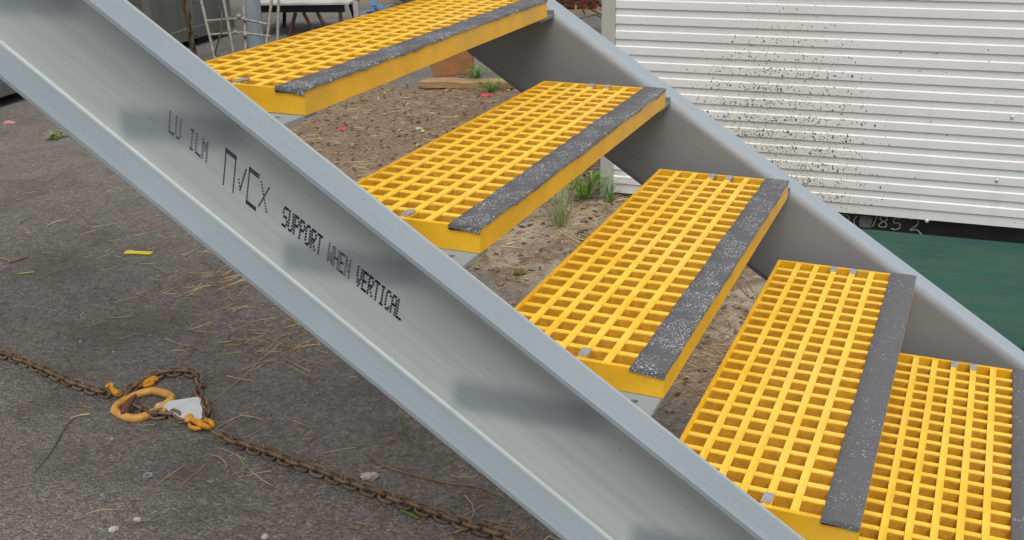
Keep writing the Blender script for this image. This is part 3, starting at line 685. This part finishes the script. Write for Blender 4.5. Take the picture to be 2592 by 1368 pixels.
t = NT('yellow_ring_paint'); c = t.mix(t.ramp(t.noise(25, 4), 0.35, 0.65), (0.74, 0.42, 0.10), (0.62, 0.29, 0.05))
c = t.mix(t.ramp(t.noise(60, 4, 0.7), 0.58, 0.68, 0, 0.7), c, (0.16, 0.075, 0.04)); M['ring_yellow'] = t.out(c, 0.45, 0, t.bump(t.noise(120, 3), 0.15, 0.001))
sl_ = tag(empty('chain_sling', (-1.255, 0.861, 0)), 'rusty lifting chain with yellow ring and hooks lying across the asphalt', 'chain')
SB = Vector(sl_.location)
Pc = 0.0285; WR = 0.0050
def link_mesh():
    m = MB(); pts = []; hl = Pc / 2 + WR - WR * 0.0; hw = 0.0134; st_ = hl + WR - WR - hw + WR * 0.5
    for i in range(24):
        a = 2 * math.pi * i / 24; x = hw * math.cos(a); y = hw * math.sin(a)
        pts.append((x + (st_ if x >= 0 else -st_), y, 0)) if abs(x) > 1e-6 else pts.append((0, y, 0))
    m.tube(pts, WR, 7, True, 1.0, Zv); return m.mesh('link', M['chain'], 80)
me_link = link_mesh()
def cam_ground(u, v, z=0.0):
    """ground point seen at a photo pixel (layout aid: gives real positions on the asphalt)"""
    d = cam.rotation_euler.to_matrix() @ Vector(((u - 1296) / 2733.15, -(v - 684) / 2733.15, -1)); t_ = (z - cam.location.z) / d.z
    return Vector(cam.location) + d * t_
rndc = random.Random(11)
def chain(px, z0=0.0150, roll0=0.0):
    pts = [cam_ground(u, v) for u, v in px]; path = resample(pts, Pc)
    for i in range(len(path) - 1):
        a, b = path[i], path[i + 1]; d = (b - a).normalized(); mid = (a + b) / 2
        roll = (R_(48) if i % 2 else R_(-40)) + rndc.uniform(-.25, .25) + roll0
        q = d.to_track_quat('X', 'Z') @ __import__('mathutils').Quaternion((1, 0, 0), roll)
        o = link('link', me_link, sl_); o.rotation_mode = 'QUATERNION'; o.rotation_quaternion = q
        o.location = mid - SB + Vector((0, 0, z0 + rndc.uniform(-.001, .0015)))
chain([(-60, 880), (0, 903), (60, 925), (130, 955), (200, 985), (262, 1004), (285, 1012)])
chain([(548, 1106), (600, 1132), (680, 1160), (760, 1188), (850, 1222), (930, 1252), (1000, 1276), (1080, 1306), (1150, 1330), (1220, 1352), (1330, 1388)])
chain([(362, 972), (390, 962), (430, 954), (468, 950), (498, 960), (509, 985), (500, 1006), (517, 1030), (526, 1052), (528, 1075)])
chain([(318, 1014), (334, 996), (350, 984), (364, 974)], 0.016)
chain([(346, 1040), (372, 1052), (398, 1062), (424, 1056), (452, 1066), (478, 1082)], 0.013)
# oblong master ring
rc = cam_ground(364, 1032); ra = R_(-12)
pts = []
for i in range(36):
    a = 2 * math.pi * i / 36; cx, cy = 0.030, 0.052; ln = 0.026
    lx = ln * (1 if math.cos(a) > 0 else -1) * min(1, abs(math.cos(a)) * 3) + 0.046 * math.cos(a); ly = 0.074 * math.sin(a)
    pts.append(rc - SB + Vector((lx * math.cos(ra) - ly * math.sin(ra), lx * math.sin(ra) + ly * math.cos(ra), 0.0085 + 0.012 * (0.5 + 0.5 * math.sin(a)) * (0.5 + .5 * math.cos(a)))))
MB().tube(pts, 0.0125, 10, True, 1.0, Zv).build('master_ring', M['ring_yellow'], sl_, 80)
def hook(u, v, ang, size=1.0, bulge=True):
    m = MB(); b = cam_ground(u, v) - SB; ca, sa = math.cos(ang), math.sin(ang)
    def T(x, y, z): return b + Vector((x * ca - y * sa, x * sa + y * ca, z)) * size if False else b + Vector(((x * ca - y * sa) * size, (x * sa + y * ca) * size, z * size))
    # clevis eye with pin hole
    m.tube([T(0.0075 * math.cos(i * math.pi / 6), 0.0075 * math.sin(i * math.pi / 6), 0.017 + 0.004 * math.sin(i * math.pi / 6)) for i in range(12)], 0.0055, 8, True)
    # throat and body
    m.tube([T(0.008, 0, 0.017), T(0.022, -0.002, 0.016), T(0.038, -0.003, 0.016), T(0.050, 0.0, 0.017)], [0.0075, 0.0085, 0.0105, 0.0095], 8)
    if bulge:   # grab-hook cheeks with a slot between them
        for s_ in (-1, 1):
            m.tube([T(0.044, s_ * 0.009, 0.017), T(0.056, s_ * 0.0105, 0.018), T(0.068, s_ * 0.0095, 0.017), T(0.076, s_ * 0.006, 0.014), T(0.078, s_ * 0.003, 0.010)], [0.0075, 0.0085, 0.008, 0.0065, 0.004], 8)
        m.tube([T(0.012, -0.012, 0.010), T(0.026, -0.020, 0.009), T(0.042, -0.019, 0.009), T(0.056, -0.014, 0.010)], [0.004, 0.0065, 0.007, 0.005], 8)
    m.build('hook', M['chain_yellow'], sl_, 80)
def gang(a, b): p, q = cam_ground(*a), cam_ground(*b); return math.atan2(q.y - p.y, q.x - p.x)
hook(480, 1074, gang((480, 1074), (552, 1098)), 1.15)
hook(279, 996, gang((279, 996), (322, 1024)), 1.3, False)
hook(402, 1042, gang((402, 1042), (440, 1066)), 0.95, False)
hook(352, 984, gang((348, 990), (396, 972)), 0.78)
# rusty red wedge across the ring
a, b = cam_ground(313, 1064), cam_ground(346, 1022); m = MB(); d = b - a; sd = Vector((-d.y, d.x, 0)).normalized()
m.tube([a - SB + Vector((0, 0, .018)), a + d * .15 - SB + Vector((0, 0, .022)), a + d * .6 - SB + Vector((0, 0, .028)), b - SB + Vector((0, 0, .026))], [0.006, 0.0135, 0.0105, 0.006], 10)
m.build('rusty_pin', simple('red_oxide', (0.17, 0.065, 0.04), 0.75, 0, 0.35, 60, 0.3, 0.001), sl_, 70)
# blank white tag plate
q = [cam_ground(u, v, 0.02) - SB for u, v in ((394, 1030), (404, 1022), (500, 1012), (508, 1016), (516, 1056), (508, 1062), (462, 1063), (440, 1050), (425, 1040))]
nq = len(q); m = MB(); lift = [0.006, 0.006, 0.012, 0.011, 0.006, 0.003, 0.0, 0.001, 0.003]
q = [Vector((p.x, p.y, 0.018 + l)) for p, l in zip(q, lift)]
m.add(q + [p - Vector((0, 0, 0.0016)) for p in q], [tuple(range(nq))[::-1], tuple(range(nq, 2 * nq))] + [(i, (i + 1) % nq, nq + (i + 1) % nq, nq + i) for i in range(nq)])
m.build('tag_plate', simple('white_tag', (0.66, 0.67, 0.68), 0.4, 0.0, 0.1, 30, 0.1, 0.001), sl_)

# ------------------------------------------------------------ litter
M['straw'] = simple('straw', (0.50, 0.39, 0.23), 0.75, 0, 0.45, 9)
M['straw_dark'] = simple('old_straw', (0.32, 0.21, 0.12), 0.85, 0, 0.5, 9)
M['stone_pale'] = simple('pale_stone', (0.52, 0.49, 0.44), 0.8, 0, 0.3, 40)
M['stone_dark'] = simple('dark_stone', (0.13, 0.115, 0.10), 0.85, 0, 0.4, 40)
rnd = random.Random(21)
def straw_piece(m, x, y, ln, r, rnd, ang=None):
    a = rnd.uniform(0, 6.28) if ang is None else ang; bend = rnd.gauss(0, .9); p = Vector((x, y, 0)); pts = []
    for i in range(4):
        q = p.copy(); q.z = ground_z(q.x, q.y) + r + rnd.uniform(0, .004); pts.append(q)
        p = p + Vector((math.cos(a), math.sin(a), 0)) * ln / 3; a += bend / 3
    m.tube(pts, r, 3)
m1, m2 = MB(), MB()
for i in range(12000):
    x, y = rnd.uniform(-3.6, 1.2), rnd.uniform(1.0, 5.3)
    if x > .4 and y > 1.95: continue
    if rnd.random() < dirt_at(x, y) * (1 - 0.6 * pale_at(x, y)): straw_piece(m2 if rnd.random() < .62 else m1, x, y, rnd.uniform(.03, .16), rnd.uniform(.0008, .0018), rnd)
for i in range(300):
    straw_piece(m1 if rnd.random() < .5 else m2, rnd.uniform(-3.6, 0.3), rnd.uniform(0.2, 3.2), rnd.uniform(.02, .11), rnd.uniform(.0007, .0017), rnd)
for u, v, n, sp in ((590, 715, 80, .13), (520, 780, 30, .14), (430, 640, 25, .2), (690, 850, 50, .10), (700, 890, 25, .06), (1500, 590, 120, .22), (1420, 600, 60, .12), (690, 880, 26, .10), (500, 560, 30, .15), (1320, 1340, 40, .08), (600, 1130, 12, .10), (660, 1220, 10, .10), (540, 690, 20, .14), (1750, 940, 40, .12)):
    c_ = cam_ground(u, v)
    for i in range(n): straw_piece(m1 if rnd.random() < .65 else m2, rnd.gauss(c_.x, sp), rnd.gauss(c_.y, sp), rnd.uniform(.02, .13), rnd.uniform(.0009, .0021), rnd)
stuff(m1.build('straw_litter', M['straw'])); stuff(m2.build('old_straw_litter', M['straw_dark']))
fl, fd = MB(), MB()
for i in range(5200):
    x, y = rnd.uniform(-3.4, 1.2), rnd.uniform(1.2, 5.4)
    if rnd.random() < dirt_at(x, y) and not (x > .4 and y > 1.95):
        a = rnd.uniform(0, 6.28); d = Vector((math.cos(a), math.sin(a), rnd.uniform(-.15, .5))).normalized(); ln = rnd.uniform(.008, .034); p = Vector((x, y, ground_z(x, y) + .003))
        (fl if rnd.random() < .3 else fd).blade([p, p + d * ln * .5, p + d * ln], [ln * .2, ln * .55, ln * .1], d.cross(Zv).normalized())
stuff(fl.build('pale_leaf_litter', M['straw'])); stuff(fd.build('dark_leaf_litter', simple('dead_leaf', (0.13, 0.075, 0.045), 0.9, 0, 0.5, 12)))
m1, m2 = MB(), MB()
for i in range(1500):
    x, y = rnd.uniform(-4.5, 1.5), rnd.uniform(0.0, 7); r = 0.0015 + 0.005 * rnd.random() ** 4
    (m1 if rnd.random() < .45 else m2).stone((x, y, ground_z(x, y) + r * .3), r, rnd)
for i in range(900):
    x, y = rnd.uniform(-3, 1.2), rnd.uniform(1.2, 5)
    if rnd.random() < dirt_at(x, y): r = 0.003 + 0.011 * rnd.random() ** 3; (m2 if rnd.random() < .85 else m1).stone((x, y, ground_z(x, y) + r * .2), r, rnd)
cl = MB()
for i in range(1500):
    x, y = rnd.uniform(-3.2, 1.2), rnd.uniform(1.2, 5.4)
    if rnd.random() < dirt_at(x, y): r = 0.004 + 0.02 * rnd.random() ** 3; cl.stone((x, y, ground_z(x, y) + r * .1), r, rnd, 0.75)
stuff(cl.build('soil_clods', simple('soil_clod', (0.25, 0.18, 0.12), 0.95, 0, 0.5, 40, 0.6, 0.004, 90)))
stuff(m1.build('pale_gravel', M['stone_pale'])); stuff(m2.build('dark_gravel', M['stone_dark']))
def lie(o, u, v, z=0.0):
    p = cam_ground(u, v)
    for _ in range(6): p = cam_ground(u, v, ground_z(p.x, p.y))
    o.location = (p.x, p.y, ground_z(p.x, p.y) + z); return o
# named single pieces
def stalk(name, px, rad, mat, label, cat, lift=0.002):
    pts = resample([cam_ground(u, v) for u, v in px], 0.02); pts = [Vector((p.x, p.y, ground_z(p.x, p.y) + lift + rad)) for p in pts]
    n = len(pts); return tag(MB().tube(pts, [rad * (0.55 + 0.45 * math.sin(3.14 * (i + 1) / (n + 1))) for i in range(n)], 5).build(name, mat, None, 70), label, cat)
M['stalk_green'] = leaf_mat('fading_stalk', (0.26, 0.27, 0.15), (0.19, 0.20, 0.11))
stalk('grass_stalk', [(88, 1198), (130, 1145), (165, 1085), (188, 1062)], 0.0024, M['stalk_green'], 'long fading green grass stalk on asphalt below the chain at left', 'stalk')
stalk('straw_blade', [(176, 1066), (200, 1056), (235, 1052)], 0.0032, M['straw'], 'short pale straw blade at the upper end of the green stalk', 'straw')
stalk('long_straw', [(532, 1022), (600, 970), (650, 925), (700, 880), (735, 850)], 0.0018, M['straw'], 'long straw running from the white tag towards the stringer', 'straw')
stalk('twig', [(922, 1150), (960, 1178), (1040, 1205), (1120, 1225), (1200, 1235), (1240, 1248), (1290, 1270)], 0.0026, M['straw_dark'], 'long brown twig between the white bark chip and the stringer', 'twig')
stalk('straw_blade', [(600, 1150), (620, 1180), (660, 1215), (705, 1242)], 0.0016, M['straw'], 'bent straw below the chain right of the last yellow hook', 'straw')
stalk('straw_blade', [(118, 575), (150, 562), (178, 560)], 0.0028, M['straw'], 'short straw left of centre far from the chain', 'straw')
stalk('twig', [(22, 668), (50, 660), (72, 653)], 0.004, M['straw_dark'], 'short dark brown twig near the left edge', 'twig')
stalk('straw_blade', [(46, 696), (70, 694), (97, 690)], 0.003, simple('yellow_straw', (0.5, 0.42, 0.12), .7), 'yellowish straw just below the dark twig at left', 'straw')
stalk('grass_stalk', [(1016, 1052), (1022, 1075), (1030, 1105)], 0.0028, M['green_leaf'], 'green grass blade beside the stringer right of the long twig', 'grass')
stalk('grass_stalk', [(1015, 1297), (1040, 1308), (1072, 1325)], 0.0042, M['green_leaf'], 'broad green blade lying just below the chain', 'grass')
stalk('straw_blade', [(900, 1325), (920, 1330), (938, 1340)], 0.002, M['straw'], 'small curved straw near the bottom edge below the chain', 'straw')
# washer
m = MB(); n = 20; ro, ri, th = 0.0125, 0.0075, 0.0022
vs = [(r * math.cos(2 * math.pi * i / n), r * math.sin(2 * math.pi * i / n), z) for z in (0, th) for r in (ro, ri) for i in range(n)]
fs = []
for i in range(n):
    j = (i + 1) % n; fs += [(i, j, n + j, n + i), (2 * n + i, 3 * n + i, 3 * n + j, 2 * n + j), (i, 2 * n + i, 2 * n + j, j), (n + i, n + j, 3 * n + j, 3 * n + i)]
m.add(vs, fs); lie(tag(m.build('steel_washer', simple('dull_zinc', (0.42, 0.43, 0.43), 0.5, 0.4)), 'small flat steel washer lying on the asphalt', 'washer'), 374, 1205, 0.001)
# yellow plastic strip
m = MB(); m.box(-0.058, 0.058, -0.013, 0.013, 0, 0.006); m.box(-0.050, -0.030, 0.013, 0.020, 0.001, 0.006)
o = lie(tag(m.build('plastic_strip', simple('lemon_plastic', (0.80, 0.68, 0.06), 0.4, 0, 0.12, 30), bevel=0.0015), 'bright yellow plastic strip lying on the asphalt at left', 'plastic strip'), 351, 643, 0.002); o.rotation_euler = (0, 0, R_(14))
# bark chip
def chip(name, u, v, ln, wd, th, mat, label, cat, rz, seed):
    r = random.Random(seed); m = MB(); n = 14; vs = []
    for z, sc_ in ((0, 1.0), (th * .6, .92), (th, .6)):
        for i in range(n):
            a = 2 * math.pi * i / n; k = sc_ * (1 + 0.16 * r.uniform(-1, 1)); vs.append((ln / 2 * math.cos(a) * k, wd / 2 * math.sin(a) * k, z * (1 + .25 * r.uniform(-1, 1))))
    fs = [tuple(range(n))[::-1], tuple(range(2 * n, 3 * n))]
    for q in range(2):
        for i in range(n): fs.append((q * n + i, q * n + (i + 1) % n, (q + 1) * n + (i + 1) % n, (q + 1) * n + i))
    m.add(vs, fs); o = lie(tag(m.build(name, mat), label, cat), u, v, 0.001); o.rotation_euler = (0, 0, rz); return o
M['bark'] = simple('silvery_bark', (0.56, 0.53, 0.49), 0.8, 0, 0.6, 60, 0.8, 0.003, 90)
M['red_bit'] = simple('red_plastic', (0.60, 0.07, 0.07), 0.5, 0, 0.3, 60)
chip('bark_chip', 938, 1209, 0.056, 0.036, 0.009, M['bark'], 'white speckled bark chip beside the lower chain', 'bark chip', 0.45, 1)
chip('pale_stone', 348, 1318, 0.020, 0.014, 0.007, M['stone_pale'], 'small pale stone near the bottom edge left of the chain', 'stone', 0.2, 2)
chip('pale_stone', 288, 1342, 0.024, 0.020, 0.006, M['stone_pale'], 'pale flat stone at the very bottom left of the chain', 'stone', 0.7, 3)
chip('pale_stone', 672, 1362, 0.018, 0.013, 0.008, M['stone_pale'], 'small white stone cut by the bottom edge', 'stone', 0.9, 6)
chip('red_scrap', 866, 328, 0.055, 0.04, 0.012, M['red_bit'], 'bright red scrap on the soil under the top tread', 'scrap', 0.3, 4)
chip('red_scrap', 1228, 243, 0.085, 0.045, 0.012, M['red_bit'], 'red scrap beside the split plank', 'scrap', 0.1, 5)
chip('red_scrap', 24, 312, 0.08, 0.05, 0.01, simple('pale_red_plastic', (.6, .25, .25), .5), 'faded red scrap by the container at the left edge', 'scrap', 0.1, 7)
chip('brick_piece', 283, 1115, 0.012, 0.018, 0.006, M['straw'], 'tiny tan chip below the yellow ring', 'chip', 0.1, 8)
chip('brick_piece', 1228, 1258, 0.012, 0.020, 0.008, simple('brick', (.3, .12, .09), .85), 'small brick red chip beside the stringer near the long twig', 'chip', 0.3, 9)
chip('bark_chip', 1060, 328, 0.045, 0.03, 0.01, M['stone_pale'], 'pale chip on the soil between the first two treads', 'chip', 0.6, 10)
chip('nut_husk', 1316, 697, 0.05, 0.036, 0.022, leaf_mat('husk', (.20, .21, .06), (.14, .13, .05)), 'small greenish husk lying on the pale soil', 'husk', 0.2, 11)
# weeds
def tuft(name, u, v, n, h, spread, wd, mat, label, seed, lean=0.0):
    r = random.Random(seed); m = MB()
    for i in range(n):
        a = r.uniform(0, 6.28); d = Vector((math.cos(a), math.sin(a), 0)); hh = h * r.uniform(.45, 1.0); sp = spread * r.uniform(.2, 1); b = Vector((r.gauss(0, .012), r.gauss(0, .012), 0)); w_ = wd * r.uniform(.6, 1.1)
        pts = [b, b + d * sp * .3 + Zv * hh * .5, b + d * sp * .65 + Zv * hh * .88, b + d * sp + Zv * hh * (.95 - .35 * r.random())]
        m.blade(pts, [w_ * .7, w_, w_ * .8, w_ * .08], d.cross(Zv).normalized())
    o = tag(m.build(name, mat), label, 'weed'); return lie(o, u, v, 0.0)
tuft('grass_tuft', 1480, 504, 34, 0.17, 0.22, 0.012, M['green_leaf'], 'bright green broad-bladed grass tuft beside the cabin post', 1)
tuft('grass_tuft', 1418, 572, 34, 0.20, 0.10, 0.005, M['pale_leaf'], 'pale thin upright grass tuft in front of the broad-bladed one', 2)
tuft('grass_tuft', 1540, 512, 10, 0.10, 0.08, 0.010, M['green_leaf'], 'few green blades right at the foot of the cabin post', 3)
tuft('grass_tuft', 1205, 215, 46, 0.16, 0.16, 0.009, M['green_leaf'], 'green weeds growing through the split plank', 4)
tuft('grass_tuft', 1240, 232, 30, 0.10, 0.14, 0.009, M['green_leaf'], 'low green weeds at the right end of the split plank', 5)
tuft('leafy_weed', 143, 352, 26, 0.05, 0.09, 0.016, M['pale_leaf'], 'small yellow-green weed on asphalt near the left edge', 6)
